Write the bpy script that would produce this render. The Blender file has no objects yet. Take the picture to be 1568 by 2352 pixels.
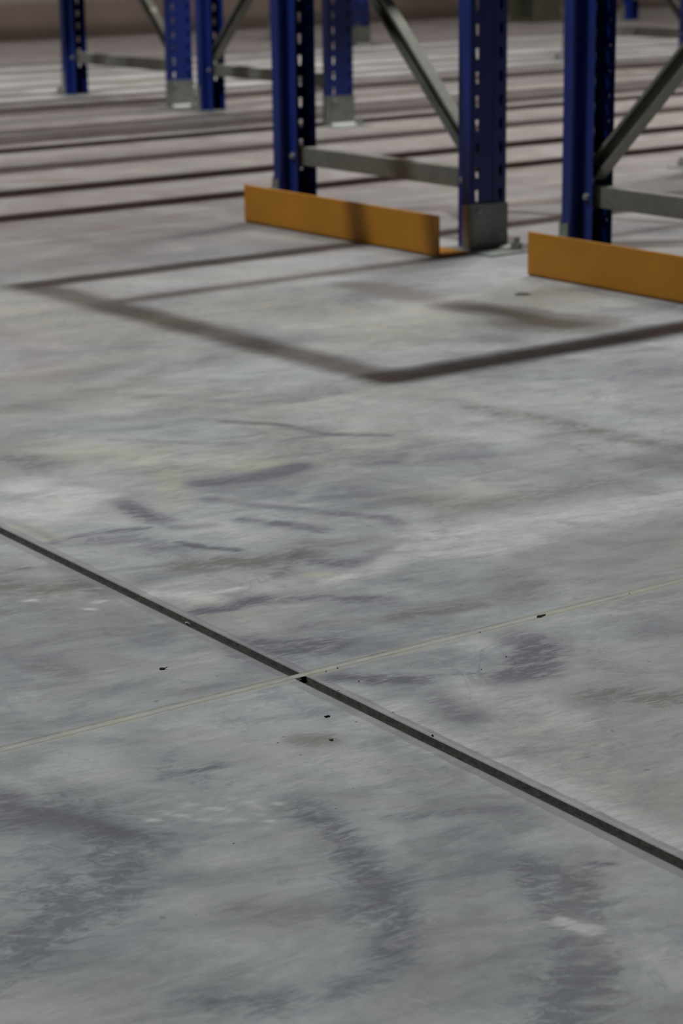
import bpy, bmesh, math, random
import numpy as np
from mathutils import Vector, Matrix

# ------------------------------------------------------------------ camera
# world: +X runs along the rack frames (towards the aisle side nearest the viewer), +Y along the beams, +Z up, metres
FPX, PITCH, ROLL, YAW, CAMH = 4968.2, 0.2731513, -0.0123944, 2.4968053, 0.724439
W, H = 1568, 2352
scene = bpy.context.scene
fw = Vector((math.cos(YAW)*math.cos(PITCH), math.sin(YAW)*math.cos(PITCH), -math.sin(PITCH)))
rt0 = Vector((math.sin(YAW), -math.cos(YAW), 0)); up0 = rt0.cross(fw)
rt = math.cos(ROLL)*rt0 + math.sin(ROLL)*up0
up = -math.sin(ROLL)*rt0 + math.cos(ROLL)*up0
cam = bpy.data.objects.new('camera', bpy.data.cameras.new('camera'))
scene.collection.objects.link(cam)
cam.matrix_world = Matrix(((rt.x, up.x, -fw.x, 0), (rt.y, up.y, -fw.y, 0), (rt.z, up.z, -fw.z, CAMH), (0, 0, 0, 1)))
cd = cam.data
cd.sensor_fit = 'VERTICAL'; cd.sensor_height = 22.3; cd.sensor_width = 14.87
cd.lens = FPX*22.3/H; cd.clip_start = 0.05; cd.clip_end = 100
cd.dof.use_dof = True; cd.dof.focus_distance = 2.02; cd.dof.aperture_fstop = 6.6
scene.camera = cam

# ------------------------------------------------------------------ world, exposure, lamp grid
world = bpy.data.worlds.new('world'); scene.world = world; world.use_nodes = True
world.node_tree.nodes['Background'].inputs[0].default_value = (0.5, 0.5, 0.5, 1)
world.node_tree.nodes['Background'].inputs[1].default_value = 0.0
scene.view_settings.view_transform = 'Standard'; scene.view_settings.look = 'None'
scene.view_settings.gamma = 1.0; scene.view_settings.use_curve_mapping = False
scene.view_settings.exposure = -0.12
LAMP_Z = 6.0
BATTEN = 1.6
LAMP_ROWS = ((-8.45, .50, -3.4, 14.0, (1.0, .935, .91)), (-5.01, 2.8, 5.2, 8.3, (1.0, .97, .95)))         # (x of the row, strength, from y, to y)
LAMP_W = 48.0; LAMP_SPREAD = 112; LAMP_COL = (0.895, 0.96, 1.0)
ROUND_LAMPS = ((-5.01, .80, 355.0),)

def at(px, py, z=0.0):
    """floor point seen at a pixel of the 1568x2352 photograph (used once, to place marks in the world)"""
    d = fw + rt*((px-W/2)/FPX) - up*((py-H/2)/FPX)
    t = (z-CAMH)/d.z
    return np.array((d.x*t, d.y*t))

# ------------------------------------------------------------------ helpers
COL = scene.collection
def link(o, parent=None):
    COL.objects.link(o)
    if parent is not None: o.parent = parent
    return o
def tag(o, label=None, cat=None, group=None, kind=None):
    if label: o['label'] = label
    if cat: o['category'] = cat
    if group: o['group'] = group
    if kind: o['kind'] = kind
    return o
def empty(name, loc=(0, 0, 0), rz=0, parent=None):
    o = bpy.data.objects.new(name, None); o.location = loc; o.rotation_euler.z = rz
    o.empty_display_size = .1
    return link(o, parent)
def mesh_obj(name, bm, mat, parent=None, smooth=False, loc=None):
    me = bpy.data.meshes.new(name); bm.normal_update(); bm.to_mesh(me); bm.free()
    me.materials.append(mat)
    if smooth:
        for p in me.polygons: p.use_smooth = True
    o = bpy.data.objects.new(name, me)
    if loc: o.location = loc
    return link(o, parent)
def box(bm, x0, x1, y0, y1, z0, z1, bev=0):
    r = bmesh.ops.create_cube(bm, size=1)
    for v in r['verts']:
        v.co = Vector(((x0+x1)/2+v.co.x*(x1-x0), (y0+y1)/2+v.co.y*(y1-y0), (z0+z1)/2+v.co.z*(z1-z0)))
    if bev:
        es = list({e for v in r['verts'] for e in v.link_edges})
        bmesh.ops.bevel(bm, geom=es, offset=bev, segments=2, affect='EDGES', profile=.5)
def cyl(bm, c, axis, r, h, n=16, r2=None):
    """cylinder with its base at c going h along axis"""
    ax = Vector(axis).normalized()
    m = Matrix.Translation(Vector(c)+ax*h/2) @ ax.to_track_quat('Z', 'Y').to_matrix().to_4x4()
    bmesh.ops.create_cone(bm, cap_ends=True, segments=n, radius1=r, radius2=r if r2 is None else r2, depth=h, matrix=m)
def extrude_profile(bm, pts, p0, p1, yax, thick):
    """open sheet profile pts (a, b) swept from p0 to p1; a runs along yax, b along axis x yax; given a thickness"""
    ax = (Vector(p1)-Vector(p0)).normalized(); ya = Vector(yax); ya = (ya-ax*ya.dot(ax)).normalized(); za = ax.cross(ya)
    # offset polyline for thickness
    n = len(pts); P = [Vector(q) for q in pts]; nor = []
    for i in range(n-1):
        d = (P[i+1]-P[i]).normalized(); nor.append(Vector((-d.y, d.x)))
    off = []
    for i in range(n):
        if i == 0: off.append(P[i]+nor[0]*thick)
        elif i == n-1: off.append(P[i]+nor[-1]*thick)
        else:
            m = (nor[i-1]+nor[i]); off.append(P[i]+m*(thick/max(.3, m.dot(nor[i]))))
    loop = P+off[::-1]
    vs = []
    for base in (p0, p1):
        vs.append([bm.verts.new(Vector(base)+ya*q.x+za*q.y) for q in loop])
    m = len(loop)
    for i in range(m):
        bm.faces.new((vs[0][i], vs[0][(i+1) % m], vs[1][(i+1) % m], vs[1][i]))
    for i in range(n-1):      # end caps as quads
        for k in (0, 1):
            f = [vs[k][i], vs[k][i+1], vs[k][m-2-i], vs[k][m-1-i]]
            bm.faces.new(f if k else f[::-1])
    bmesh.ops.recalc_face_normals(bm, faces=bm.faces)
def copy_tree(o, parent=None):
    c = o.copy(); COL.objects.link(c); c.parent = parent
    for ch in KIDS.get(o.name, []) : pass
    for ch in [x for x in COL.objects if x.parent == o]: copy_tree(ch, c)
    return c
KIDS = {}

# ------------------------------------------------------------------ material helpers
class NT:
    def __init__(s, name):
        s.m = bpy.data.materials.new(name); s.m.use_nodes = True; s.t = s.m.node_tree; s.t.nodes.clear()
        s.out = s.n('ShaderNodeOutputMaterial'); s.b = s.n('ShaderNodeBsdfPrincipled')
        s.t.links.new(s.b.outputs[0], s.out.inputs[0])
    def n(s, typ, **kw):
        o = s.t.nodes.new(typ)
        for k, v in kw.items(): setattr(o, k, v)
        return o
    def put(s, sock, v):
        if hasattr(v, 'is_output'): s.t.links.new(v, sock)
        elif v is not None:
            if isinstance(v, (tuple, list)) and sock.type == 'RGBA' and len(v) == 3: v = (*v, 1)
            sock.default_value = v
    def math(s, op, a, b=None, c=None, clamp=False):
        o = s.n('ShaderNodeMath', operation=op, use_clamp=clamp)
        for i, v in enumerate((a, b, c)): s.put(o.inputs[i], v)
        return o.outputs[0]
    def mix(s, f, a, b, bt='MIX'):
        o = s.n('ShaderNodeMix', data_type='RGBA', blend_type=bt)
        s.put(o.inputs[0], f); s.put(o.inputs[6], a); s.put(o.inputs[7], b)
        return o.outputs[2]
    def step(s, x, lo, hi, a=0.0, b=1.0):
        o = s.n('ShaderNodeMapRange', interpolation_type='SMOOTHSTEP')
        for i, v in enumerate((x, lo, hi, a, b)): s.put(o.inputs[i], v)
        return o.outputs[0]
    def coord(s, loc=(0, 0, 0), rot=(0, 0, 0), sc=(1, 1, 1), kind='Object', vec=None):
        if vec is None: vec = s.n('ShaderNodeTexCoord').outputs[kind]
        o = s.n('ShaderNodeMapping'); s.put(o.inputs[0], vec)
        o.inputs[1].default_value = loc; o.inputs[2].default_value = rot; o.inputs[3].default_value = sc
        return o.outputs[0]
    def noise(s, vec, scale, detail=3, rough=.55, dist=0, out=0):
        o = s.n('ShaderNodeTexNoise'); s.put(o.inputs['Vector'], vec)
        o.inputs['Scale'].default_value = scale; o.inputs['Detail'].default_value = detail
        o.inputs['Roughness'].default_value = rough; o.inputs['Distortion'].default_value = dist
        return o.outputs[out]
    def bump(s, h, st, dist=.002):
        o = s.n('ShaderNodeBump'); o.inputs['Strength'].default_value = st; o.inputs['Distance'].default_value = dist
        s.put(o.inputs['Height'], h); s.put(s.b.inputs['Normal'], o.outputs[0])
    def set(s, color=None, rough=None, metal=None, spec=None):
        s.put(s.b.inputs['Base Color'], color); s.put(s.b.inputs['Roughness'], rough); s.put(s.b.inputs['Metallic'], metal)
        if spec is not None: s.put(s.b.inputs['Specular IOR Level'], spec)
        return s.m

def paint(name, c, rough=.4, var=.12, metal=0.0, spec=.5):
    t = NT(name); v = t.coord()
    a = t.noise(v, 9, 4); b = t.noise(v, 220, 2)
    f = t.math('ADD', t.math('MULTIPLY', a, .7), t.math('MULTIPLY', b, .3))
    col = t.mix(t.step(f, .3, .7), tuple(x*(1-var) for x in c), tuple(x*(1+var) for x in c))
    t.bump(b, .12, .0004)
    return t.set(col, t.math('ADD', t.math('MULTIPLY', a, .15), rough-.07), metal, spec)

def galv(name, c):
    t = NT(name); v = t.coord()
    vo = t.n('ShaderNodeTexVoronoi'); t.put(vo.inputs['Vector'], v); vo.inputs['Scale'].default_value = 120
    a = t.noise(v, 14, 4)
    f = t.math('ADD', t.math('MULTIPLY', t.n_sep(vo.outputs['Color']) if hasattr(t, 'n_sep') else vo.outputs['Distance'], .35), t.math('MULTIPLY', a, .75))
    col = t.mix(t.step(f, .25, .75), tuple(x*.8 for x in c), tuple(x*1.15 for x in c))
    return t.set(col, t.math('ADD', t.math('MULTIPLY', a, .25), .38), .55)

BLUE = paint('blue_paint', (.006, .020, .150), .42)
ORANGE = paint('orange_paint', (.44, .175, .003), .55, .06)
BEAM_MAT = paint('beam_paint', (.55, .2, .02), .5, .06)
GALV = galv('galvanised_steel', (.20, .205, .178))
SHOE = galv('footplate_steel', (.24, .26, .235))
BOLT = galv('bolt_steel', (.33, .33, .31))
DARKM = paint('dark_steel', (.03, .03, .03), .5, .2, .4)
WHITE = paint('lamp_housing', (.6, .6, .6), .4)

# ------------------------------------------------------------------ floor: four concrete slabs, one open saw cut, one sealed joint
ANG = math.radians(-2.0242); CA, SA = math.cos(ANG), math.sin(ANG)
JS, JT = -1.660, 1.104            # joint positions in slab axes (s along the saw cut, t across it)
GW = .0063                        # half width of the saw cut
def to_st(u, v): return u*CA+v*SA, -u*SA+v*CA
def to_uv(s, t): return s*CA-t*SA, s*SA+t*CA

# marks on the concrete: kind, path in photograph pixels (turned into floor points), radius in metres, strength
MARKS = [
 # bluish burnished scuffs
 ('D', [(510,968),(640,975),(750,998),(890,1000)], .012, .7), ('D', [(670,1008),(760,1000)], .01, .5),
 ('D', [(470,1110),(570,1100),(655,1082),(680,1072)], .026, .95), ('D', [(270,1150),(310,1172),(340,1188),(370,1195)], .022, .9),
 ('D', [(250,1010),(320,1012),(460,1018),(560,1020)], .014, .45), ('D', [(230,1120),(250,1160)], .03, .4),
 ('D', [(400,1210),(480,1207)], .014, .75), ('D', [(120,1248),(210,1225),(330,1213)], .012, .7),
 ('D', [(210,1240),(300,1240),(370,1255)], .04, .55), ('D', [(410,1246),(470,1258),(540,1264)], .010, 1.),
 ('D', [(480,1145),(620,1163),(760,1178),(880,1188),(912,1202)], .016, .7), ('D', [(560,1195),(660,1205),(740,1218)], .016, .8),
 ('D', [(500,1120),(560,1150)], .02, .3), ('D', [(730,1290),(800,1295),(870,1285),(930,1245)], .022, .75),
 ('D', [(640,1325),(665,1300),(682,1272)], .010, .7), ('D', [(40,1055),(90,1065)], .05, .6),
 ('D', [(90,1115),(200,1112)], .014, .5), ('D', [(455,1405),(530,1395),(590,1378)], .014, 1.),
 ('D', [(590,1378),(700,1372),(880,1378)], .022, .7), ('D', [(560,1480),(640,1490),(750,1482)], .035, .85),
 ('D', [(560,1510),(660,1520)], .025, .6), ('D', [(650,1470),(700,1440),(780,1460)], .03, .45),
 ('D', [(1195,1465),(1250,1495),(1215,1540)], .032, 1.), ('D', [(1215,1540),(1150,1560)], .03, .8),
 ('D', [(1250,1500),(1330,1500),(1430,1545)], .03, .45), ('D', [(770,1558),(860,1562),(960,1560)], .018, .95),
 ('D', [(960,1555),(1090,1545)], .006, .6), ('D', [(1020,1605),(1070,1640)], .026, .8), ('D', [(1490,1460),(1568,1452)], .03, .45),
 ('D', [(150,1250),(60,1210),(0,1190)], .01, .5), ('D', [(110,1280),(180,1330),(250,1365)], .02, .45),
 ('D', [(0,1500),(90,1510),(180,1500)], .05, .4), ('D', [(0,1310),(60,1305)], .02, .6),
 ('D', [(60,1480),(130,1540),(200,1600)], .02, .25), ('D', [(300,1590),(430,1590),(480,1580)], .02, .4),
 ('D', [(230,1700),(130,1720),(0,1760)], .03, .35), ('D', [(300,1720),(430,1780),(520,1740)], .05, .35),
 ('D', [(370,1790),(440,1775),(500,1757)], .012, .7), ('D', [(390,1740),(480,1720),(600,1690)], .02, .3),
 ('D', [(0,1850),(60,1870),(130,1880),(260,1910)], .018, .75), ('D', [(0,1890),(60,1890)], .03, .7), ('D', [(0,1830),(20,1835)], .02, .8),
 ('D', [(0,1870),(100,1862),(220,1890)], .008, .8),
 ('D', [(690,1850),(760,1900),(810,1970),(870,2030),(905,2100),(900,2200)], .028, .7),
 ('D', [(900,2200),(840,2260),(720,2290),(600,2300),(450,2300)], .026, .55), ('D', [(800,2100),(830,2090),(900,2100)], .02, .6),
 ('D', [(1340,1985),(1400,1983)], .006, .8), ('D', [(900,1880),(1080,1862),(1180,1860)], .012, .6),
 ('D', [(1000,2100),(1100,2090)], .03, .2), ('D', [(1060,1740),(1060,1800)], .01, .4), ('D', [(1380,2085),(1500,2030)], .003, .6),
 ('D', [(230,1660),(120,1670),(0,1680)], .03, .25), ('D', [(320,1990),(430,2010)], .03, .35),
 ('D', [(1010,1420),(860,1390),(780,1400)], .02, .35), ('D', [(750,1340),(850,1330),(950,1335)], .01, .4),
 ('D', [(1150,960),(1300,990)], .03, .4), ('D', [(1420,860),(1568,850)], .06, .5), ('D', [(820,1068),(900,1062)], .012, .6), ('D', [(900,1062),(930,1040)], .012, .5),
 ('D', [(540,760),(640,790)], .05, .3), ('D', [(100,880),(200,870)], .06, .3), ('D', [(800,850),(900,830)], .05, .2),
 # speckled tread prints
 ('T', [(140,1840),(230,1870),(290,1930)], .04, .7), ('T', [(290,1930),(240,2060),(170,2100),(90,2140),(0,2180)], .04, .95),
 ('T', [(130,2050),(180,2100),(60,2170),(0,2200)], .045, .9), ('T', [(0,2090),(80,2180),(0,2260)], .05, .5),
 ('T', [(1235,2000),(1290,2050),(1330,2110),(1345,2180),(1335,2260),(1310,2352)], .030, 1.1),
 ('T', [(1340,2080),(1385,2120),(1370,2190)], .018, .8), ('T', [(1250,2230),(1230,2352)], .03, .6),
 ('T', [(820,2020),(870,2060),(850,2110),(930,2110)], .035, .6), ('T', [(380,1760),(440,1790),(500,1800)], .03, .5), ('T', [(300,2250),(420,2352)], .05, .3),
 ('T', [(480,2300),(620,2310)], .03, .6), ('T', [(600,1860),(660,1900),(560,1930)], .03, .35),
 # brown and olive grey traffic dirt, and one painted shadow strip
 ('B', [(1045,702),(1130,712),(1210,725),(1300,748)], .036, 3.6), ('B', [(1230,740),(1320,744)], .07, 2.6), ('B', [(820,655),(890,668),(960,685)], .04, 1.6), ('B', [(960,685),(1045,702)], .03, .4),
 ('B', [(0,945),(150,915),(330,870),(480,825),(600,800)], .04, .5), ('B', [(0,880),(240,850),(430,840)], .05, .3),  # first path paints in a faint shadow strip
 ('B', [(430,790),(500,780)], .05, .3), ('B', [(100,560),(250,555),(420,530)], .1, .6), ('B', [(0,600),(60,590)], .08, .4),
 ('B', [(1080,938),(1250,962),(1450,1010),(1568,1030)], .035, .75), ('B', [(1250,1010),(1400,1060),(1568,1070)], .06, .5),
 ('B', [(950,1150),(1100,1160),(1250,1140),(1400,1105)], .045, .6), ('B', [(1220,1120),(1330,1110)], .03, .4),
 ('B', [(430,1300),(520,1290),(620,1290),(700,1270)], .032, .9), ('B', [(560,1300),(650,1310)], .03, .5), ('B', [(700,1250),(860,1240)], .03, .5),
 ('B', [(1180,1310),(1220,1345),(1180,1380)], .035, .5), ('B', [(900,1420),(980,1405),(1090,1390)], .02, .7),
 ('B', [(740,1430),(840,1425)], .02, .4), ('B', [(1340,1610),(1400,1590),(1500,1605),(1568,1600)], .035, .65),
 ('B', [(1400,1600),(1430,1640)], .03, .3), ('B', [(0,1340),(80,1355),(200,1345),(270,1350)], .035, .8), ('B', [(90,1530),(170,1540)], .02, .6),
 ('B', [(1345,2010),(1350,2040)], .02, .7), ('B', [(1490,1870),(1568,1900)], .06, .25), ('B', [(1000,2170),(1100,2210)], .06, .3), ('B', [(560,2090),(700,2110)], .04, .45),
 ('B', [(1400,2280),(1500,2352)], .05, .4), ('B', [(695,1700),(725,1702),(745,1700)], .016, 1.3), ('B', [(1430,1250),(1568,1240)], .06, .4), ('B', [(1300,1280),(1500,1270)], .05, .35),
 ('B', [(1320,830),(1500,800)], .03, .3), ('B', [(500,900),(300,960)], .04, .35), ('B', [(250,1520),(350,1530),(440,1525)], .03, .4),
 # cream and pale wear
 ('L', [(60,1120),(200,1140),(110,1180),(60,1170)], .05, .9), ('L', [(250,1330),(340,1365)], .02, .5), ('L', [(345,1362),(430,1368),(480,1372)], .02, 1.), ('L', [(500,1362),(530,1358),(552,1350)], .006, 1.3),
 ('L', [(360,1350),(470,1330)], .02, .6), ('L', [(1000,1232),(1180,1205),(1350,1180),(1568,1140)], .06, .8), ('L', [(960,1260),(1080,1260),(1200,1240)], .05, .7),
 ('L', [(940,1250),(860,1310),(760,1335)], .022, .8), ('L', [(520,1150),(700,1160)], .02, .4), ('L', [(440,1200),(560,1230),(640,1240)], .03, .5),
 ('L', [(900,1640),(1000,1700),(1150,1765),(1300,1832),(1450,1905),(1560,1950)], .035, .8), ('L', [(1100,1600),(1200,1610),(1300,1650)], .05, .6),
 ('L', [(1295,2118),(1320,2126),(1350,2135)], .0085, 1.5), ('L', [(1328,2212)], .004, .9), ('L', [(310,1940),(350,1965),(400,2000)], .012, .35), ('L', [(780,1575),(850,1600)], .02, .4),
 ('L', [(1180,960),(1240,970)], .03, .3), ('L', [(760,920),(900,930)], .06, .5), ('L', [(1000,990),(1200,1010)], .04, .5), ('L', [(420,1060),(500,1060)], .05, .4),
 ('L', [(1568,1370),(1450,1400),(1300,1430),(1100,1475)], .03, .4), ('L', [(180,1490),(260,1560)], .03, .3), ('L', [(620,1700),(830,1750)], .08, .35), ('L', [(150,1760),(330,1830)], .06, .35), ('L', [(1420,2150),(1540,2200)], .05, .5),
 ('L', [(600,640),(700,640)], .1, .5), ('L', [(860,810),(1120,800)], .06, .4), ('L', [(500,720),(700,750)], .08, .4), ('L', [(150,620),(400,620)], .06, .3),
 ('L', [(100,790),(180,800)], .05, .4), ('L', [(700,620),(1000,700)], .06, .3), ('L', [(1160,1850),(1200,1900)], .05, .2),
 # yellowish stains
 ('O', [(100,1055),(220,1040),(330,1045)], .06, .8), ('O', [(330,1045),(400,1100),(392,1160)], .03, .7), ('O', [(560,1075),(640,1062)], .025, 1.),
 ('O', [(600,970),(650,1000)], .05, .6), ('O', [(720,1320),(780,1326)], .014, 1.), ('O', [(50,1210),(100,1232),(150,1240)], .018, .9), ('O', [(450,1382),(500,1378)], .008, .9),
 ('O', [(800,960),(900,955)], .04, .6), ('O', [(750,1060),(900,1030)], .03, .4), ('O', [(60,690),(250,680)], .06, .4), ('O', [(250,820),(420,800)], .06, .5), ('O', [(900,1500),(960,1480)], .02, .4),
 ('O', [(755,1700),(768,1702)], .005, 1.4), ('O', [(780,800),(900,790)], .06, .4), ('O', [(250,1170),(120,1150)], .04, .4),
 ('O', [(0,720),(300,760),(600,700),(900,760),(1300,680)], .18, .6), ('O', [(200,900),(600,930),(1000,900)], .16, .5), ('O', [(100,1050),(500,1060),(900,1000)], .12, .5), ('O', [(1180,1640),(1400,1800),(1560,1900)], .07, .45),
 # faint pink spots
 ('P', [(832,1659),(842,1657)], .005, 1.2), ('P', [(20,760),(100,800),(60,870)], .07, .8), ('P', [(100,870),(150,860)], .04, .6), ('P', [(230,1792),(245,1794)], .004, .8), ('P', [(1510,1490),(1560,1480)], .02, .4),
]
rs = random.Random(4)
for x, y in ((530,1830),(580,1838),(575,1850),(640,1848),(610,1858),(480,1860),(425,1850),(385,1868),(620,1885),(430,1875),(470,1882),(520,1860),(350,1885),(540,1880),(600,1870),
             (90,1366),(120,1370),(150,1362),(190,1362),(215,1384),(188,1396),(240,1352),(230,1378),(75,1380),(216,1402)):
    MARKS.append(('L', [(x-rs.uniform(3, 9), y+rs.uniform(-3, 3)), (x+rs.uniform(3, 9), y-rs.uniform(-3, 3))], rs.uniform(.0028, .0048), rs.uniform(.8, 1.3)))
for x, y, a in ((60,1480,0),(300,1290,0),(900,1500,0)): pass
CH = {'D': 0, 'B': 1, 'O': 2, 'L': 3, 'T': 4, 'P': 5}

def mark_fields(U, V):
    F = np.zeros((6, U.size))
    for kind, pts, r, s in MARKS:
        P = np.array([at(*p) for p in pts])
        lo, hi = P.min(0)-3*r, P.max(0)+3*r
        idx = np.where((U > lo[0]) & (U < hi[0]) & (V > lo[1]) & (V < hi[1]))[0]
        if not idx.size: continue
        q = np.stack((U[idx], V[idx]), 1); d = np.full(idx.size, 9.)
        if len(P) == 1: d = np.hypot(*(q-P[0]).T)
        for a, b in zip(P[:-1], P[1:]):
            ab = b-a; h = np.clip(((q-a)@ab)/(ab@ab+1e-12), 0, 1)
            d = np.minimum(d, np.hypot(*(q-a-h[:, None]*ab).T))
        g = s*np.exp(-(d/r)**2*.9)
        F[CH[kind], idx] = np.maximum(F[CH[kind], idx], g)
    return F

def axis_samples(lo, hi, flo, fhi, fine, coarse):
    """sample positions, fine between flo and fhi, coarse outside"""
    out = [lo]; x = lo
    while x < hi-1e-6:
        if flo <= x < fhi: st = fine
        else:
            dist = flo-x if x < flo else x-fhi
            st = min(coarse, max(fine, .02+.12*dist))
        x = min(hi, x+st); out.append(x)
    if out[-1]-out[-2] < fine*.3: out.pop(-2)
    return np.array(out)

def concrete():
    t = NT('polished_concrete')
    obj = t.n('ShaderNodeTexCoord').outputs['Object']
    A = t.n('ShaderNodeAttribute', attribute_name='marks_a'); B = t.n('ShaderNodeAttribute', attribute_name='marks_b')
    sa = t.n('ShaderNodeSeparateColor'); t.put(sa.inputs[0], A.outputs['Color'])
    sb = t.n('ShaderNodeSeparateColor'); t.put(sb.inputs[0], B.outputs['Color'])
    D, Br, O = sa.outputs; L, T, P = sb.outputs
    def an(deg, along, across, loc=(0, 0, 0)):
        """coordinates stretched along a floor direction (degrees from +X)"""
        v1 = t.coord(rot=(0, 0, math.radians(-deg)), vec=obj)
        return t.coord(loc=loc, sc=(along, across, 1), vec=v1)
    # trowel clouding: broad patches, long streaks, fine grain
    broad = t.noise(obj, 1.7, 4, .55, .8); broad2 = t.noise(t.coord(loc=(7, 3, 1), vec=obj), 4.5, 4, .6, 1.0)
    streak = t.noise(an(78, 2.2, 12), 1.5, 5, .62, .5)
    streak2 = t.noise(an(86, 6, 44, (3, 1, 0)), 2.0, 4, .65, .3)
    mid = t.noise(obj, 22, 5, .65, .6); fine = t.noise(obj, 130, 3, .6); grit = t.noise(obj, 420, 2, .6)
    arc = t.noise(t.coord(loc=(1.4, 5.1, 0), vec=obj), 2.6, 5, .6, 2.6)
    c_lo, c_hi = (.178, .187, .200), (.495, .505, .490)
    mott = t.noise(an(74, .75, 1.6, (4, 8, 0)), 9, 6, .68, 1.2)
    f = t.math('MULTIPLY_ADD', broad, .50, t.math('MULTIPLY_ADD', broad2, .50, t.math('MULTIPLY_ADD', mott, .55, t.math('MULTIPLY_ADD', streak, .22, t.math('MULTIPLY', streak2, .14)))))
    col = t.mix(t.step(f, .68, 1.22), c_lo, c_hi)
    # warm clouds and bluish burnish
    warm = t.noise(t.coord(loc=(11, 2, 4), vec=obj), 2.2, 5, .6, 1.0)
    col = t.mix(t.step(warm, .45, .68, 0, .42), col, (.43, .415, .345))
    blu = t.noise(t.coord(loc=(1, 12, 4), vec=obj), 5.0, 6, .7, 1.4)
    col = t.mix(t.step(blu, .54, .72, 0, .5), col, (.20, .212, .25))
    arcs = t.step(t.math('ABSOLUTE', t.math('SUBTRACT', arc, .5)), .022, .0, 0, 1)
    col = t.mix(t.math('MULTIPLY', arcs, t.step(broad2, .45, .62, 0, .35)), col, (.19, .20, .235))
    n1 = t.step(t.noise(an(76, .7, 1.8, (5, 5, 5)), 26, 6, .7, 1.0), .30, .70)
    n2 = t.step(t.noise(an(84, .6, 2.4, (2, 9, 5)), 85, 4, .65, .6), .32, .68)
    mod = t.math('MULTIPLY_ADD', n1, .85, t.math('MULTIPLY_ADD', n2, .75, .10))
    modL = t.math('MULTIPLY_ADD', n1, .55, t.math('MULTIPLY_ADD', n2, .2, .5))
    def mk(ch, lo=.15, hi=1.1, mx=1.0, m=mod):
        return t.step(t.math('MULTIPLY', ch, m), lo, hi, 0, mx)
    col = t.mix(mk(O, .08, 1.0, .65), col, (.46, .43, .31))
    col = t.mix(mk(Br, .05, .98, .88), col, (.160, .150, .132))
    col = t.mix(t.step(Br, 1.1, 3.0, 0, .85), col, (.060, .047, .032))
    col = t.mix(mk(D, .05, .98, .92), col, (.122, .132, .158))
    tn = t.noise(an(60, .8, 1.5), 60, 5, .7, .9)
    tread = t.step(t.math('ADD', tn, t.math('MULTIPLY', T, .20)), .56, .74)
    col = t.mix(t.math('MULTIPLY', tread, t.step(T, .05, .8, 0, .66)), col, (.102, .108, .120))
    col = t.mix(mk(T, .06, 1.3, .40), col, (.155, .165, .185))
    col = t.mix(mk(L, .05, 1.0, .85, m=modL), col, (.60, .595, .56))
    col = t.mix(mk(P, .1, 1.2, .25), col, (.45, .30, .32))
    # fine scratches
    for k, (dg, sc) in enumerate(((84, 9), (100, 7), (62, 8), (20, 6))):
        s = t.noise(an(dg, 9, 260, (k*5, k, 0)), sc*.35, 2, .5, .1)
        gate = t.noise(t.coord(loc=(k*3, 9, 0), vec=obj), 6.1, 4, .6)
        col = t.mix(t.math('MULTIPLY', t.step(s, .65, .73, 0, .55), t.step(gate, .48, .62)), col, (.60, .61, .60))
        if k < 2: col = t.mix(t.math('MULTIPLY', t.step(s, .30, .24, 0, .30), t.step(gate, .42, .6)), col, (.16, .165, .18))
    # grain
    g = t.math('MULTIPLY_ADD', fine, .18, t.math('MULTIPLY_ADD', grit, .26, t.math('MULTIPLY_ADD', n2, .10, t.math('MULTIPLY_ADD', n1, .10, .68))))
    gc = t.n('ShaderNodeCombineColor'); [t.put(gc.inputs[i], g) for i in range(3)]
    col = t.mix(1.0, col, gc.outputs[0], 'MULTIPLY')
    pit = t.step(t.noise(t.coord(loc=(2, 2, 2), vec=obj), 95, 1, .4), .77, .81, 0, .5)
    col = t.mix(pit, col, (.12, .12, .12))
    # floor colour darkened and browned towards the racks, painting in the dimmer light there
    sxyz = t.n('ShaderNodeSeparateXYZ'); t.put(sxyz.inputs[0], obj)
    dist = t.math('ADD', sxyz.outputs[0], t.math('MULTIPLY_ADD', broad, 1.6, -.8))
    dim_tint = t.math('MULTIPLY', t.step(dist, -2.2, -4.9, 0, .93), t.step(mott, .30, .65, .6, 1))
    aisle = t.math('MULTIPLY', t.step(sxyz.outputs[0], -9.7, -9.2), t.step(sxyz.outputs[0], -7.4, -7.75, 0, .62))   # less of the painted dimming in the brightly lit aisle
    dim_tint = t.math('MULTIPLY', dim_tint, t.math('SUBTRACT', 1.0, aisle))
    col = t.mix(dim_tint, col, (.128, .104, .095))
    # bands along the two joints (primer and laitance left when they were cut and filled)
    st = t.coord(loc=(-JS*CA+0*SA, 0, 0), vec=obj)
    rotv = t.n('ShaderNodeVectorRotate', rotation_type='Z_AXIS'); t.put(rotv.inputs['Vector'], obj); rotv.inputs['Angle'].default_value = -ANG
    sx = t.n('ShaderNodeSeparateXYZ'); t.put(sx.inputs[0], rotv.outputs[0])
    ds = t.math('SUBTRACT', sx.outputs[0], JS); dt = t.math('SUBTRACT', sx.outputs[1], JT)
    wob = t.math('MULTIPLY_ADD', t.noise(t.coord(sc=(30, 30, 1), vec=obj), 1, 3), .006, -.003)
    adt = t.math('ADD', t.math('ABSOLUTE', dt), wob)
    along = t.step(ds, -1.6, .9, .55, 1.0)
    band = t.math('MULTIPLY', t.step(adt, .0185, .0160, 0, .80), t.math('MULTIPLY', along, t.step(mid, .25, .6, .55, 1)))
    col = t.mix(band, col, (.232, .226, .236))
    edge = t.step(adt, .0045+GW-.003, .0035+GW-.0035, 0, .6)
    ads = t.math('ADD', t.math('ABSOLUTE', ds), wob)
    smear = t.math('MULTIPLY', t.step(ads, .013, .0075, 0, .65), t.step(n1, .0, .8, .35, 1))
    col = t.mix(smear, col, (.40, .39, .30))
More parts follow.
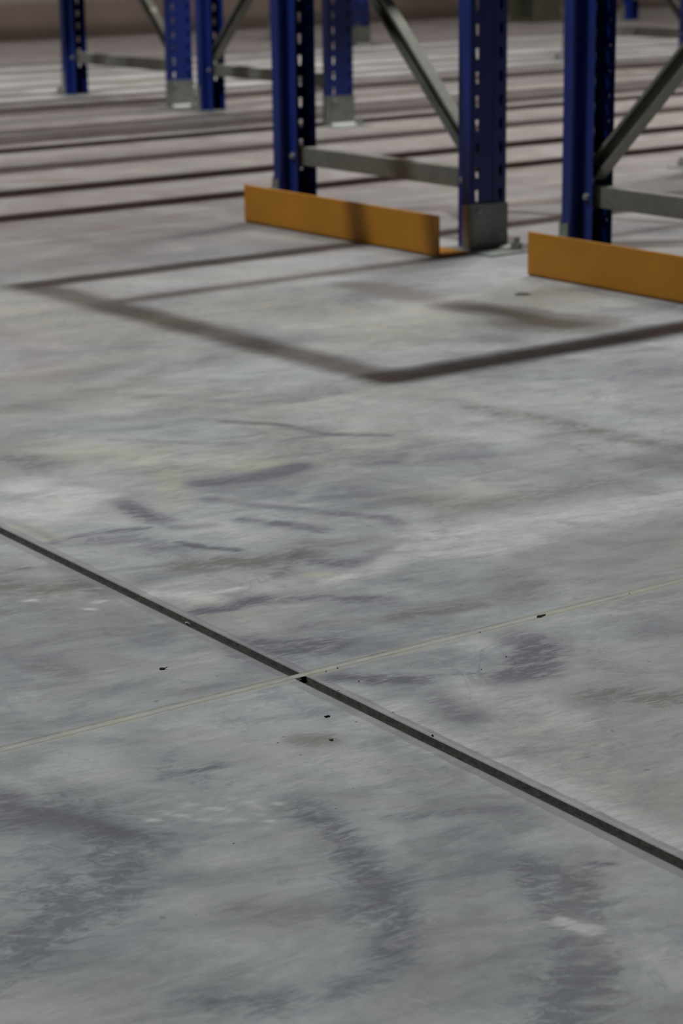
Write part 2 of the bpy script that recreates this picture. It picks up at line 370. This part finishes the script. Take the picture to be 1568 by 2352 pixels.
    col = t.mix(t.math('MULTIPLY', t.step(ads, .0024, .0012, 0, .6), t.step(n2, .1, .7, .2, 1)), col, (.52, .50, .39))
    rough = t.math('ADD', t.step(D, 0, 1, .50, .40), t.math('MULTIPLY_ADD', mid, .16, -.06))
    t.bump(t.math('ADD', t.math('MULTIPLY', fine, .5), t.math('MULTIPLY', mid, 1.0)), .15, .0015)
    return t.set(col, rough, 0, .30)
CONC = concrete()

def simple(name, a, b, scale, rough=.8, bump=.4, detail=5):
    t = NT(name); v = t.coord(); n = t.noise(v, scale, detail, .65)
    t.bump(n, bump, .003)
    return t.set(t.mix(t.step(n, .35, .65), a, b), rough)
CUT_MAT = simple('joint_dirt', (.010, .0075, .0045), (.036, .027, .018), 160)
CORE = simple('slab_edge', (.012, .009, .005), (.050, .038, .026), 120)

floor = tag(empty('floor'), kind='structure')
S0, S1, T0, T1 = -13.4, 7.0, -7.4, 17.6
G2 = .0028
def slab(s0, s1, t0, t1):
    A_ = axis_samples(s0, s1, -3.2, -.72, .0085, .5); B_ = axis_samples(t0, t1, .42, 2.3, .0085, .5)
    SS, TT = np.meshgrid(A_, B_, indexing='ij'); na, nb = len(A_), len(B_)
    U, V = SS.ravel()*CA-TT.ravel()*SA, SS.ravel()*SA+TT.ravel()*CA
    F = mark_fields(U, V)
    n = na*nb
    co = np.zeros((n, 3), np.float32); co[:, 0] = U; co[:, 1] = V
    # arris of the open saw cut is slightly worn
    i, j = np.meshgrid(np.arange(na-1), np.arange(nb-1), indexing='ij'); k = (i*nb+j).ravel()
    faces = np.stack((k, k+nb, k+nb+1, k+1), 1)
    # skirt
    ring = [a*nb for a in range(na)]+[(na-1)*nb+b for b in range(1, nb)]+[a*nb+nb-1 for a in range(na-2, -1, -1)]+[b for b in range(nb-2, 0, -1)]
    low = co[ring].copy(); low[:, 2] = -.12
    co = np.concatenate((co, low)); m = len(ring)
    ra = np.array(ring); rb = np.roll(ra, -1); la = n+np.arange(m); lb = np.roll(la, -1)
    sk = np.stack((ra, la, lb, rb), 1)
    faces = np.concatenate((faces, sk)); nf = len(faces)
    me = bpy.data.meshes.new('floor_slab')
    me.vertices.add(len(co)); me.vertices.foreach_set('co', co.ravel())
    me.loops.add(nf*4); me.loops.foreach_set('vertex_index', faces.ravel().astype(np.int32))
    me.polygons.add(nf); me.polygons.foreach_set('loop_start', np.arange(nf, dtype=np.int32)*4)
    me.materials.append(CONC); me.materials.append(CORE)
    mi = np.zeros(nf, np.int32); mi[nf-m:] = 1; me.polygons.foreach_set('material_index', mi)
    me.update(calc_edges=True)
    for nm, ch in (('marks_a', (0, 1, 2)), ('marks_b', (3, 4, 5))):
        a = me.attributes.new(nm, 'FLOAT_COLOR', 'POINT'); d = np.zeros((len(co), 4), np.float32); d[:, 3] = 1
        for q, c in enumerate(ch): d[:n, q] = F[c]
        a.data.foreach_set('color', d.ravel())
    link(bpy.data.objects.new('floor_slab', me), floor)
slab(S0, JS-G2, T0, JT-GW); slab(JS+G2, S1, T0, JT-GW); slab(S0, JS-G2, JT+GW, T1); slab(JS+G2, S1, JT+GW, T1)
# recessed dirty filler at the bottom of the saw cut, ragged surface
bm = bmesh.new(); r_ = random.Random(2); prev = None
s = -8.0
while s < 2.5:
    row = []
    for k, t_ in enumerate((JT-GW-.002, JT-.002, JT+.002, JT+GW+.002)):
        z = -.0055+r_.uniform(-.0007, .0007)
        row.append(bm.verts.new((*to_uv(s, t_), z)))
    if prev:
        for k in range(3): bm.faces.new((prev[k], row[k], row[k+1], prev[k+1]))
    prev = row; s += .006 if -3.5 < s < -.6 else .05
mesh_obj('joint_filler', bm, CUT_MAT, floor)
# sealed cross joint: flush bead, and the blob that bridges the saw cut
bm = bmesh.new(); prev = None; t_ = -2.0
while t_ < 6:
    w = G2+.0022+r_.uniform(-.0006, .0006); row = []
    for k, s_ in enumerate((JS-w, JS-.0015, JS+.0015, JS+w)):
        row.append(bm.verts.new((*to_uv(s_, t_), .00012)))
    if prev:
        for k in range(3): bm.faces.new((prev[k], prev[k+1], row[k+1], row[k]))
    prev = row; t_ += .006 if .4 < t_ < 2.6 else .05
bmesh.ops.recalc_face_normals(bm, faces=bm.faces)
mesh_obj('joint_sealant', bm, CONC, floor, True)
# open tear in the sealant
bm = bmesh.new()
a = at(1232, 1419); b = at(1252, 1413); ab = b-a; pn = np.array((-ab[1], ab[0]))/np.hypot(*ab)
for k, (q, w) in enumerate(((0, .0006), (.35, .0022), (.6, .0012), (1, .0004))): pass
pts = [(0, 0), (.3, .0028), (.6, .0016), (1.0, .0006), (1.0, -.0004), (.6, -.001), (.3, -.0022)]
vs = [bm.verts.new((*(a+ab*q+pn*w), .0013)) for q, w in pts]; bm.faces.new(vs)
lo = [bm.verts.new((v.co.x, v.co.y, .0002)) for v in vs]
for i in range(len(vs)): bm.faces.new((vs[i], vs[(i+1) % 7], lo[(i+1) % 7], lo[i]))
mesh_obj('joint_tear', bm, CUT_MAT, floor)

# ------------------------------------------------------------------ walls and ceiling
def wallmat(name, a, b):
    t = NT(name); v = t.coord(); n = t.noise(v, 1.3, 4); m = t.noise(v, 40, 4)
    t.bump(m, .2, .002)
    return t.set(t.mix(t.step(n, .35, .65), a, b), .75)
WALL = wallmat('wall_paint', (.21, .18, .155), (.25, .215, .19)); BASEM = wallmat('plinth_paint', (.15, .115, .092), (.18, .14, .115))
CEILM = wallmat('ceiling_sheet', (.11, .075, .052), (.14, .10, .075))
X0, X1, Y0, Y1, CZ = -11.35, 6.0, -6.0, 16.0, 7.6
def slabbox(name, *a, mat=WALL, kind='structure', parent=None):
    bm = bmesh.new(); box(bm, *a); o = mesh_obj(name, bm, mat, parent)
    if kind: tag(o, kind=kind)
    return o
slabbox('wall_far', X0-.2, X0, Y0-.2, Y1+.2, 0, CZ)
slabbox('wall_right', X0, X1, Y1, Y1+.2, 0, CZ)
slabbox('wall_left', X0, X1, Y0-.2, Y0, 0, CZ)
slabbox('wall_back', X1, X1+.2, Y0-.2, Y1+.2, 0, CZ)
slabbox('ceiling', X0-.2, X1+.2, Y0-.2, Y1+.2, CZ, CZ+.2, mat=CEILM)
bm = bmesh.new(); box(bm, X0, X0+.03, Y0, Y1, 0, .21, .004)
tag(mesh_obj('baseboard_far', bm, BASEM), kind='structure')

# ------------------------------------------------------------------ rack parts (shared meshes)
UP_H = 3.6
HOLE0 = .12
def upright_mesh():
    """perforated hat section: front face at x=0 (outwards is -x), body 30 deep, rear flanges 27 more"""
    bm = bmesh.new()
    def quad(p): bm.faces.new([bm.verts.new(q) for q in p])
    def strip(a, b, z0, z1):   # vertical sheet between plan points a and b
        quad(((a[0], a[1], z0), (b[0], b[1], z0), (b[0], b[1], z1), (a[0], a[1], z1)))
    B, Fl, D1, D2 = .051, .028, .031, .067
    R = .003                   # rounded body corners
    path_solid = [((D2, -Fl), (D1, -Fl)), ((D1, -Fl), (D1, -B+R)), ((D1, -B+R), (D1-R, -B)), ((D1-R, -B), (R, -B)), ((R, -B), (0, -B+R)), ((0, -.0155), (.003, -.0115)), ((.003, -.0115), (.003, .0115)), ((.003, .0115), (0, .0155)),
                  ((0, B-R), (R, B)), ((R, B), (D1-R, B)), ((D1-R, B), (D1, B-R)), ((D1, B-R), (D1, Fl))]
    for a, b in path_solid: strip(a, b, .004, UP_H)
    # right flange with bolt holes
    z = .004
    def holed(a, b, hole, zlist):
        """strip a-b cut by holes: hole = [(fraction, dz)] closed outline, as two side columns around it"""
        a = Vector(a); b = Vector(b)
        def P(f, z): q = a+(b-a)*f; return (q.x, q.y, z)
        zp = .004
        for zc in zlist:
            fl, fr, zb, zt, fbl, fbr, zm = hole
            z0, z1 = zc+zb, zc+zt
            if z0 > zp+1e-5: quad((P(0, zp), P(1, zp), P(1, z0), P(0, z0)))
            zmm = zc+zm
            # below shoulder (narrow), above (wide)
            quad((P(0, z0), P(fbl, z0), P(fl, zmm), P(0, zmm))); quad((P(fbr, z0), P(1, z0), P(1, zmm), P(fr, zmm)))
            quad((P(0, zmm), P(fl, zmm), P(fl, z1), P(0, z1))); quad((P(fr, zmm), P(1, zmm), P(1, z1), P(fr, z1)))
            zp = z1
        quad((P(0, zp), P(1, zp), P(1, UP_H), P(0, UP_H)))
    zs = [HOLE0+.05*i for i in range(int((UP_H-HOLE0-.03)/.05)+1)]
    # face bands are 31.5 wide from y=-.047 to -.0155 ; slot 12 wide, 27 tall, tapering below
    w = .0315; c = (.047-.033)/w; h = .0053/w; hb = .0036/w
    slot = (c-h, c+h, -.0118, .0118, c-hb, c+hb, .001)
    holed((0, -.047), (0, -.0155), slot, zs)
    slot2 = (1-c-h, 1-c+h, -.0118, .0118, 1-c-hb, 1-c+hb, .001)
    holed((0, .0155), (0, .047), slot2, zs)
    holed((D1, Fl), (D2, Fl), (.50, .66, -.003, .003, .52, .64, -.001), [z_-.022 for z_ in zs])
    bmesh.ops.remove_doubles(bm, verts=bm.verts, dist=.00002)
    me = bpy.data.meshes.new('upright'); bm.to_mesh(me); bm.free(); me.materials.append(BLUE)
    return me
UPM = upright_mesh()
def bm_mesh(name, build, mat, smooth=False):
    bm = bmesh.new(); build(bm); bmesh.ops.recalc_face_normals(bm, faces=bm.faces)
    me = bpy.data.meshes.new(name); bm.to_mesh(me); bm.free(); me.materials.append(mat)
    if smooth:
        for p in me.polygons: p.use_smooth = True
    return me
def b_shoe(bm):
    # U shaped shoe wrapped round the front, top edge dipping at the left bend, foot curving out into the base plate
    t, e = .0035, .0012
    prof = [(-.022, -.0535), (.0, -.0535)]
    outer = [(.024, -.0515), (-.001, -.0515), (-.0035, -.0485), (-.0035, .0485), (-.001, .0515), (.024, .0515)]
    inner = [(p[0]+(e if abs(p[1]) < .049 else 0), p[1]) for p in outer]
    zt = [.096, .092, .100, .104, .104, .100]
    for k in range(5):
        a, b = outer[k], outer[k+1]
        d = Vector((b[0]-a[0], b[1]-a[1], 0)).normalized(); n = Vector((-d.y, d.x, 0))*.0028
        vs = []
        for off in (Vector((0, 0, 0)), n):
            vs.append([bm.verts.new(Vector((a[0], a[1], .004))+off), bm.verts.new(Vector((b[0], b[1], .004))+off),
                       bm.verts.new(Vector((b[0], b[1], zt[k+1]))+off), bm.verts.new(Vector((a[0], a[1], zt[k]))+off)])
        bm.faces.new(vs[0]); bm.faces.new(vs[1][::-1])
        for i in range(4): bm.faces.new((vs[0][i], vs[0][(i+1) % 4], vs[1][(i+1) % 4], vs[1][i]))
    # fillet between the front and the plate
    prev = None
    for i in range(6):
        a = math.radians(90*i/5); x = -.0065-.018*(1-math.cos(a)) if False else -.0065-.014*(1-math.sin(a)); z = .004+.014*(1-math.cos(a))
        row = [bm.verts.new((x, -.050, z)), bm.verts.new((x, .050, z))]
        if prev: bm.faces.new((prev[0], prev[1], row[1], row[0]))
        prev = row
def b_plate(bm): box(bm, -.084, .080, -.064, .064, 0, .0042, .0012)
def b_anchor(bm):
    c = (-.052, -.037); cyl(bm, (*c, .0042), (0, 0, 1), .017, .0025, 20)
    cyl(bm, (*c, .0067), (0, 0, 1), .0125, .011, 6); cyl(bm, (*c, .0177), (0, 0, 1), .0065, .013, 12)
def b_anchor2(bm):
    for v in bm.verts: pass
    c = (-.02, -.072+.02); cyl(bm, (-.038, -.045, .0042), (0, 0, 1), .010, .006, 6)
def b_fbolt(bm):
    for y, z in ((.033, .086),):
        cyl(bm, (-.0035, y, z), (-1, 0, 0), .0095, .0015, 16); cyl(bm, (-.005, y, z), (-1, 0, 0), .0075, .0055, 6)
def b_fbolt2(bm): cyl(bm, (-.0035, -.033, .03), (-1, 0, 0), .0045, .0035, 10)
def b_bbolt(bm):
    cyl(bm, (.052, -.0285, .150), (0, -1, 0), .0075, .0045, 6); cyl(bm, (.052, -.0325, .150), (0, -1, 0), .004, .004, 10)
def b_bnut(bm): cyl(bm, (.052, .0285, .150), (0, 1, 0), .0075, .0045, 6)
SHOEM = bm_mesh('foot_shoe', b_shoe, SHOE); PLATEM = bm_mesh('base_plate', b_plate, SHOE); ANCH = bm_mesh('anchor_bolt', b_anchor, BOLT)
FB = bm_mesh('foot_bolt', b_fbolt, BOLT); FB2 = bm_mesh('foot_rivet', b_fbolt2, BOLT); BB = bm_mesh('brace_bolt', b_bbolt, BOLT); BN = bm_mesh('brace_nut', b_bnut, BOLT)

def add(name, me, parent, loc=(0, 0, 0), rz=0, solid=0):
    o = bpy.data.objects.new(name, me); o.location = loc; o.rotation_euler.z = rz
    if solid:
        m = o.modifiers.new('sheet', 'SOLIDIFY'); m.thickness = solid; m.offset = 0
    return link(o, parent)
def make_upright(parent, x, front):
    """front = -1: face with the slots looks towards -x, +1: towards +x"""
    u = add('upright', UPM, parent, (x, 0, 0), 0 if front < 0 else math.pi, .0022)
    for nm, me in (('foot_shoe', SHOEM), ('base_plate', PLATEM), ('anchor_bolt', ANCH), ('foot_bolt', FB), ('foot_rivet', FB2), ('brace_bolt', BB), ('brace_nut', BN)):
        add(nm, me, u)
    return u
def channel(bm, p0, p1, width, depth, up_, open_dir):
    """C channel: web width along up_, flanges towards open_dir"""
    ax = (Vector(p1)-Vector(p0)).normalized(); o_ = Vector(open_dir)
    th = .002; lip = .007; w = width/2; ya = Vector(up_); ya = (ya-ax*ya.dot(ax)).normalized(); za = ax.cross(ya)
    sgn = 1 if za.dot(o_) > 0 else -1
    pts = [(w-lip, depth), (w, depth), (w, 0), (-w, 0), (-w, depth), (-w+lip, depth)]
    pts = [(a, b*sgn-sgn*depth/2) for a, b in pts]
    if sgn > 0: pts = pts
    extrude_profile(bm, pts, p0, p1, ya, th*(1 if sgn > 0 else -1)*-1)
def make_frame(name, label, u0, u1, v, lean, group=None, levels=UP_H):
    """rack frame: Empty at its base, two uprights facing outwards, a low horizontal brace, zigzag diagonals.
    lean = -1: lowest diagonal rises from the u1 upright towards u0; +1: from u0 towards u1"""
    t = empty(name, (u0, v, 0)); tag(t, label, 'pallet rack', group)
    d = u1-u0
    make_upright(t, 0, -1); make_upright(t, d, 1)
    bm = bmesh.new(); channel(bm, (.036, 0, .150), (d-.036, 0, .150), .042, .030, (0, 0, 1), (0, 1, 0)); mesh_obj('horizontal_brace', bm, GALV, t)
    xa, xb = .044, d-.044; z = .196; side = lean; n = 0
    rise = (xb-xa)*.98
    while z+rise < UP_H-.1:
        p0 = (xa if side > 0 else xb, 0, z); p1 = (xb if side > 0 else xa, 0, z+rise)
        dd = (Vector(p1)-Vector(p0)).normalized()*.012
        bm = bmesh.new(); channel(bm, Vector(p0)+dd*0, Vector(p1), .038, .028, (0, 0, 1), (0, -1, 0)); mesh_obj('diagonal_brace', bm, GALV, t)
        z += rise+.05; side = -side; n += 1
        if n == 4: break
    ztop = min(z, UP_H-.06)
    bm = bmesh.new(); channel(bm, (.036, 0, 2.315), (d-.036, 0, 2.315), .042, .030, (0, 0, 1), (0, 1, 0)); mesh_obj('horizontal_brace', bm, GALV, t)
    return t
VA, VD, VE, VF = 3.077, 4.511, 7.25, 10.0
A_, B_, C_, C2_ = -4.280, -3.549, -3.264, -2.533
D_, E_, F_, G_ = -7.771, -6.964, -6.785, -5.969
make_frame('rack_frame', 'nearest blue rack frame, with the whole orange guard rail before its left post', A_, B_, VA, -1)
make_frame('rack_frame', 'blue rack frame cut by the right edge, behind the right-hand orange guard rail', C_, C2_, VA, 1)
make_frame('rack_frame', 'far left blue rack frame with open base plate at its left foot', D_, E_, VD, -1)
make_frame('rack_frame', 'blue rack frame in the second row, partly behind the nearest frame', F_, G_, VD, 1)
make_frame('rack_frame', 'most distant blue rack frame seen between the posts of the nearest one', -10.19, -9.40, VE, -1)
make_frame('rack_frame', 'blue post of a frame by the far wall, right of the right-hand rack post', -10.19, -9.40, VF, 1)
make_frame('rack_frame', 'rack frame at the top right edge, its grey brace and diagonal reaching out of frame', D_, E_, VE, -1)
make_frame('rack_frame', 'rack frame just beyond the right edge, only its base plate corner in view', A_, B_, VD, -1)
# frames beyond the edges of the picture that carry the beams whose shadows fall into it
out_lab = 'blue rack frame standing outside the picture'
for u0, u1, v in ((A_, B_, VE), (A_, B_, VF), (D_, E_, 1.7), (F_, G_, 1.7), (F_, G_, VE), (D_, E_, VF), (F_, G_, VF)):
    make_frame('rack_frame', out_lab, u0, u1, v, 1, 'rack frames outside the picture')

# shelf beams (above the picture)
def beam(u, v0, v1, z, side, bw=.020, bh=.05):
    bm = bmesh.new(); box(bm, -bw, bw, .052, v1-v0-.052, -bh, bh, .004)
    o = mesh_obj('shelf_beam', bm, BEAM_MAT, loc=(u, v0, z))
    tag(o, 'orange shelf beam above the top edge of the picture', 'beam', 'shelf beams above the picture')
    for y in (.052, v1-v0-.055):
        b2 = bmesh.new(); box(b2, -.024, .024, y-.004 if y < .1 else y, y if y < .1 else y+.004, -.09, .09, .001)
        mesh_obj('beam_connector', b2, BEAM_MAT, o)
BH = 2.315
for u0, u1, vs_ in ((A_, B_, (VA, VD, VE, VF)), (D_, E_, (1.7, VD, VE, VF)), (F_, G_, (1.7, VD, VE, VF))):
    for a, b in zip(vs_[:-1], vs_[1:]):
        for z in ((BH,) if u0 > -5 else (1.45, BH, 3.35)):
            k_ = (.019, .03) if u0 > -5 else (.020, .05)
            beam(u0+.01, a, b, z, -1, *k_); beam(u1-.01, a, b, z, 1, *k_)

# unseen beams and bars added past the end frame to cast the near shadow strips
VC = 1.568
for u in (A_+.01, B_-.01):
    bm = bmesh.new(); box(bm, -.019, .019, 0, VA-VC-.052, -.020, .020, .003)
    o = mesh_obj('shadow_overhang_beam', bm, BEAM_MAT, loc=(u, VC, BH))
    tag(o, 'orange overhanging beam added unseen above the picture to cast a floor shadow', 'beam', 'added shadow-casting beams above the picture')
bm = bmesh.new(); box(bm, A_+.03, B_-.03, VC, VC+.045, BH-.025, BH+.025, .003)
tag(mesh_obj('shadow_cross_bar', bm, BEAM_MAT), 'orange cross bar added unseen above the picture to cast a floor shadow', 'bar')
bm = bmesh.new(); box(bm, -4.113, -4.087, VC+.052, 3.02, BH-.03, BH+.01, .003)
tag(mesh_obj('shadow_thin_bar', bm, BEAM_MAT), 'thin orange bar added unseen above the picture to cast a thin shadow', 'bar')

# unseen pipes added over the middle aisle, spaced so their shadows stripe the floor
PIPE = paint('pipe_paint', (.30, .05, .04), .45, .08)
for k, (up_, hw) in enumerate(((-4.82, .036), (-5.078, .040), (-5.372, .046), (-5.661, .040), (-5.864, .038))):
    t = empty('shadow_pipe', (up_, 1.35, BH)); tag(t, 'straight red pipe added unseen above the picture to stripe the floor with shadow', 'pipe', 'added shadow-casting pipes above the picture')
    bm = bmesh.new(); cyl(bm, (0, 0, 0), (0, 1, 0), hw, 8.8, 16); mesh_obj('pipe', bm, PIPE, t, True)
    for y in (2.2, 6.6):
        bm = bmesh.new(); cyl(bm, (0, y, hw), (0, 0, 1), .004, CZ-BH-hw, 6); mesh_obj('hanger_rod', bm, DARKM, t)

# ------------------------------------------------------------------ orange guard rails (L section, upright web on the viewer's side)
def guard(label, u0, u1, v, h=.09):
    L = u1-u0; t = .005; r = .008
    bm = bmesh.new()
    # profile in (y, z): foot towards +y
    outer = [(0, h)]+[(r-r*math.cos(a), r-r*math.sin(a)+.0) for a in [math.radians(x) for x in (0, 22, 45, 67, 90)]]+[(.085, 0)]
    inner = [(.085, t), (r, t)]+[(t, r), (t, h)]
    P = outer+inner
    A = [bm.verts.new((0, y, z)) for y, z in P]; B_ = [bm.verts.new((L, y, z)) for y, z in P]
    n = len(P)
    for i in range(n): bm.faces.new((A[i], A[(i+1) % n], B_[(i+1) % n], B_[i]))
    bm.faces.new(A[::-1]); bm.faces.new(B_)
    bmesh.ops.recalc_face_normals(bm, faces=bm.faces)
    es = [e for e in bm.edges if e.calc_length() < .2 or e.calc_face_angle(0) > .8]
    o = empty('guard_rail', (u0, v, 0)); tag(o, label, 'guard rail')
    w = mesh_obj('rail_angle', bm, ORANGE, o); m = w.modifiers.new('b', 'BEVEL'); m.width = .0008; m.segments = 1; m.limit_method = 'ANGLE'; m.angle_limit = .9
    for x in (.10, L-.10):
        b2 = bmesh.new(); cyl(b2, (x, .05, t), (0, 0, 1), .016, .002, 18); cyl(b2, (x, .05, t+.002), (0, 0, 1), .0115, .010, 6); cyl(b2, (x, .05, t+.012), (0, 0, 1), .006, .010, 10)
        mesh_obj('anchor_bolt', b2, BOLT, o)
    return o
guard('short orange steel guard rail on the floor, the left one, both ends in view', -4.256, -3.532, 2.922)
guard('orange steel guard rail at the right edge, running out of the picture', -3.238, -2.51, 2.912)

# ------------------------------------------------------------------ dark steel column near the far wall
OLIVE = paint('olive_paint', (.060, .060, .040), .6, .2)
t = empty('steel_column', (-10.64, 9.40, 0)); tag(t, 'dark olive steel column near the far wall, between the two nearest blue posts at the top edge', 'column')
bm = bmesh.new(); box(bm, .205, .220, 0, .235, .02, CZ, .002); mesh_obj('flange', bm, OLIVE, t)
bm = bmesh.new(); box(bm, .0, .015, 0, .235, .02, CZ, .002); mesh_obj('flange', bm, OLIVE, t)
bm = bmesh.new(); box(bm, .015, .205, .112, .123, .02, CZ); mesh_obj('web', bm, OLIVE, t)
bm = bmesh.new(); box(bm, -.03, .25, -.03, .265, 0, .02, .003); mesh_obj('base_plate', bm, OLIVE, t)
t = empty('wall_post', (-11.1, 10.27, 0)); tag(t, 'slim khaki post on a pale foot, just right of the dark olive column', 'post')
KH = paint('khaki_paint', (.24, .22, .16), .6, .1)
bm = bmesh.new(); box(bm, -.05, .05, -.05, .05, .02, 2.6, .006); mesh_obj('post_shaft', bm, KH, t)
bm = bmesh.new(); box(bm, -.08, .12, -.09, .09, 0, .03, .004); mesh_obj('post_foot', bm, paint('pale_foot', (.38, .37, .33), .6), t)

# ------------------------------------------------------------------ small debris on the concrete
def chunk(name, label, cat, px, py, L_, W_, H_, rz, mat, seed, twig=False, z=0):
    rr = random.Random(seed); bm = bmesh.new()
    bmesh.ops.create_icosphere(bm, subdivisions=2, radius=.5)
    for v in bm.verts:
        k = 1+rr.uniform(-.22, .22); v.co *= k
        v.co.z = max(v.co.z, -.35)
        v.co = Vector((v.co.x*L_, v.co.y*W_, (v.co.z+.35)*H_/.85))
        if twig: v.co.y += .25*W_*math.sin(v.co.x/L_*6)*2; v.co.y *= (1.25-abs(v.co.x/L_))
    p = at(px, py); o = mesh_obj(name, bm, mat, loc=(p[0], p[1], z+.0001)); o.rotation_euler.z = rz
    tag(o, label, cat); return o
BRN = simple('dark_chip', (.02, .015, .01), (.06, .045, .03), 300); WCH = simple('pale_chip', (.5, .5, .47), (.75, .74, .7), 300)
OLV = simple('olive_crumb', (.2, .18, .09), (.32, .29, .16), 300)
view_rot = math.atan2(rt0.y, rt0.x)
chunk('wood_splinter', 'dark wood splinter lying alone on the concrete, left of the saw cut', 'splinter', 372, 1538, .0060, .0022, .002, view_rot, BRN, 1)
bm = bmesh.new(); box(bm, -.0022, .0022, -.0004, .0004, .0012, .002, .0002)
sp = [o for o in COL.objects if o.name == 'wood_splinter'][0]
o = mesh_obj('splinter_tip', bm, BRN, sp, loc=(.0038, .0008, 0)); o.rotation_euler = (0, -.25, .3)
chunk('twig', 'small dark twig on the concrete above the olive stain', 'twig', 751, 1647, .0062, .0016, .0016, view_rot, BRN, 2, True)
chunk('chip', 'tiny brown chip on the near rim of the saw cut', 'chip', 993, 1691, .0022, .0016, .0016, .4, BRN, 3)
chunk('crumb', 'olive crumb on the right side of the round olive stain', 'crumb', 760, 1700, .0042, .003, .002, .2, OLV, 4)
chunk('stone_chip', 'pale stone chip lodged in the saw cut, left of the crossing', 'chip', 430, 1428, .0065, .004, .0035, view_rot-.6, WCH, 5, z=-.0040)
for k, (x, y, l, where) in enumerate(((751, 1562, .0026, 'in the pale corner just right of the joint crossing'), (776, 1586, .0026, 'on the upper rim of the saw cut, right of the crossing'),
        (818, 1658, .0028, 'below the saw cut beside a faint pink spot'), (651, 1692, .0032, 'left of the round olive stain'), (879, 1498, .002, 'on the upper edge of the sealed joint'),
        (638, 1706, .0022, 'left of the olive stain, the lower of two'), (690, 1734, .0018, 'just below the olive stain'), (902, 1636, .002, 'above the saw cut where the pale wear begins'),
        (770, 1857, .0018, 'at the top of the middle dark tyre mark'), (536, 1937, .0024, 'below the group of pale wear spots'))):
    o = chunk('plaster_fleck', 'tiny white plaster fleck '+where, 'fleck', x, y, l, .0010, .0006, view_rot+rs.uniform(-.4, .4), WCH, 10+k)
    o['group'] = 'white plaster flecks on the floor'
for k, (x, y, where) in enumerate(((748, 1543, 'under the sealed joint, nearest the crossing'), (775, 1535, 'beside the sealed joint, second from the crossing'), (1162, 1509, 'left of the dark bluish scuff at right'),
        (1105, 1538, 'alone on pale concrete between two dark scuffs'), (1445, 1364, 'at the far right end of the sealed joint'), (824, 1566, 'in the scuff right of the joint crossing'), (1102, 1453, 'in the sealed joint, left of its dark tear'))):
    o = chunk('grit_grain', 'tiny black grit grain '+where, 'grit', x, y, .0016, .0011, .0009, rs.uniform(0, 3), BRN, 30+k)
    o['group'] = 'black grains of grit on the floor'
# bent strip of metal between the two guard rails
p = at(1200, 677); t = empty('metal_shim', (p[0], p[1], 0), view_rot); tag(t, 'small bent scrap of pale metal on the floor before the right-hand guard rail', 'scrap')
bm = bmesh.new(); prof = [(-.016, .0005), (-.008, .004), (.004, .0035), (.016, .001)]
vs = [[bm.verts.new((x, y, z)) for x, z in prof] for y in (-.006, .006)]
for i in range(3): bm.faces.new((vs[0][i], vs[0][i+1], vs[1][i+1], vs[1][i]))
o = mesh_obj('shim_strip', bm, GALV, t); m = o.modifiers.new('s', 'SOLIDIFY'); m.thickness = .0012

# ------------------------------------------------------------------ batten lamps in rows over the aisles, one round high bay lamp
def b_body(bm): box(bm, -.045, .045, 0, BATTEN-.06, .012, .075, .006)
def b_tube(bm): cyl(bm, (0, .03, .0), (0, 1, 0), .013, BATTEN-.12, 12)
BODY = bm_mesh('lamp_body', b_body, WHITE)
ROD = bm_mesh('lamp_rod', lambda bm: cyl(bm, (0, BATTEN/2, .07), (0, 0, 1), .008, CZ-LAMP_Z-.07, 8), DARKM)
for u, w, v, v_end, lcol in LAMP_ROWS:
    while v < v_end:
        t = empty('batten_lamp', (u, v, LAMP_Z)); tag(t, 'long white batten lamp hanging in a row over an aisle, above the picture', 'lamp', 'batten lamps above the picture')
        add('lamp_body', BODY, t); add('lamp_rod', ROD, t)
        ld = bpy.data.lights.new('lamp_light', 'AREA'); ld.shape = 'RECTANGLE'; ld.size = .05; ld.size_y = BATTEN-.06; ld.energy = LAMP_W*w; ld.color = lcol; ld.spread = math.radians(LAMP_SPREAD)
        lo_ = bpy.data.objects.new('lamp_light', ld); lo_.location = (0, (BATTEN-.06)/2, .008); link(lo_, t)
        v += BATTEN
def b_house(bm):
    prof = [(.04, .22), (.07, .20), (.09, .12), (.16, .0), (.155, .0), (.085, .115)]
    n = 24; rings = [[bm.verts.new((r*math.cos(2*math.pi*i/n), r*math.sin(2*math.pi*i/n), z)) for i in range(n)] for r, z in prof]
    for a, b in zip(rings[:-1], rings[1:]):
        for i in range(n): bm.faces.new((a[i], a[(i+1) % n], b[(i+1) % n], b[i]))
    bm.faces.new(rings[-1]); bm.faces.new(rings[0])
HOUSE = bm_mesh('lamp_shade', b_house, WHITE)
ROD2 = bm_mesh('lamp_rod', lambda bm: cyl(bm, (0, 0, .2), (0, 0, 1), .008, CZ-LAMP_Z-.2, 8), DARKM)
for u, v, w in ROUND_LAMPS:
    t = empty('high_bay_lamp', (u, v, LAMP_Z)); tag(t, 'round high bay lamp hanging over the middle aisle, above the picture', 'lamp')
    add('lamp_shade', HOUSE, t); add('lamp_rod', ROD2, t)
    ld = bpy.data.lights.new('lamp_light', 'AREA'); ld.shape = 'DISK'; ld.size = .085; ld.energy = w; ld.color = LAMP_COL
    lo_ = bpy.data.objects.new('lamp_light', ld); lo_.location = (0, 0, -.004); link(lo_, t)
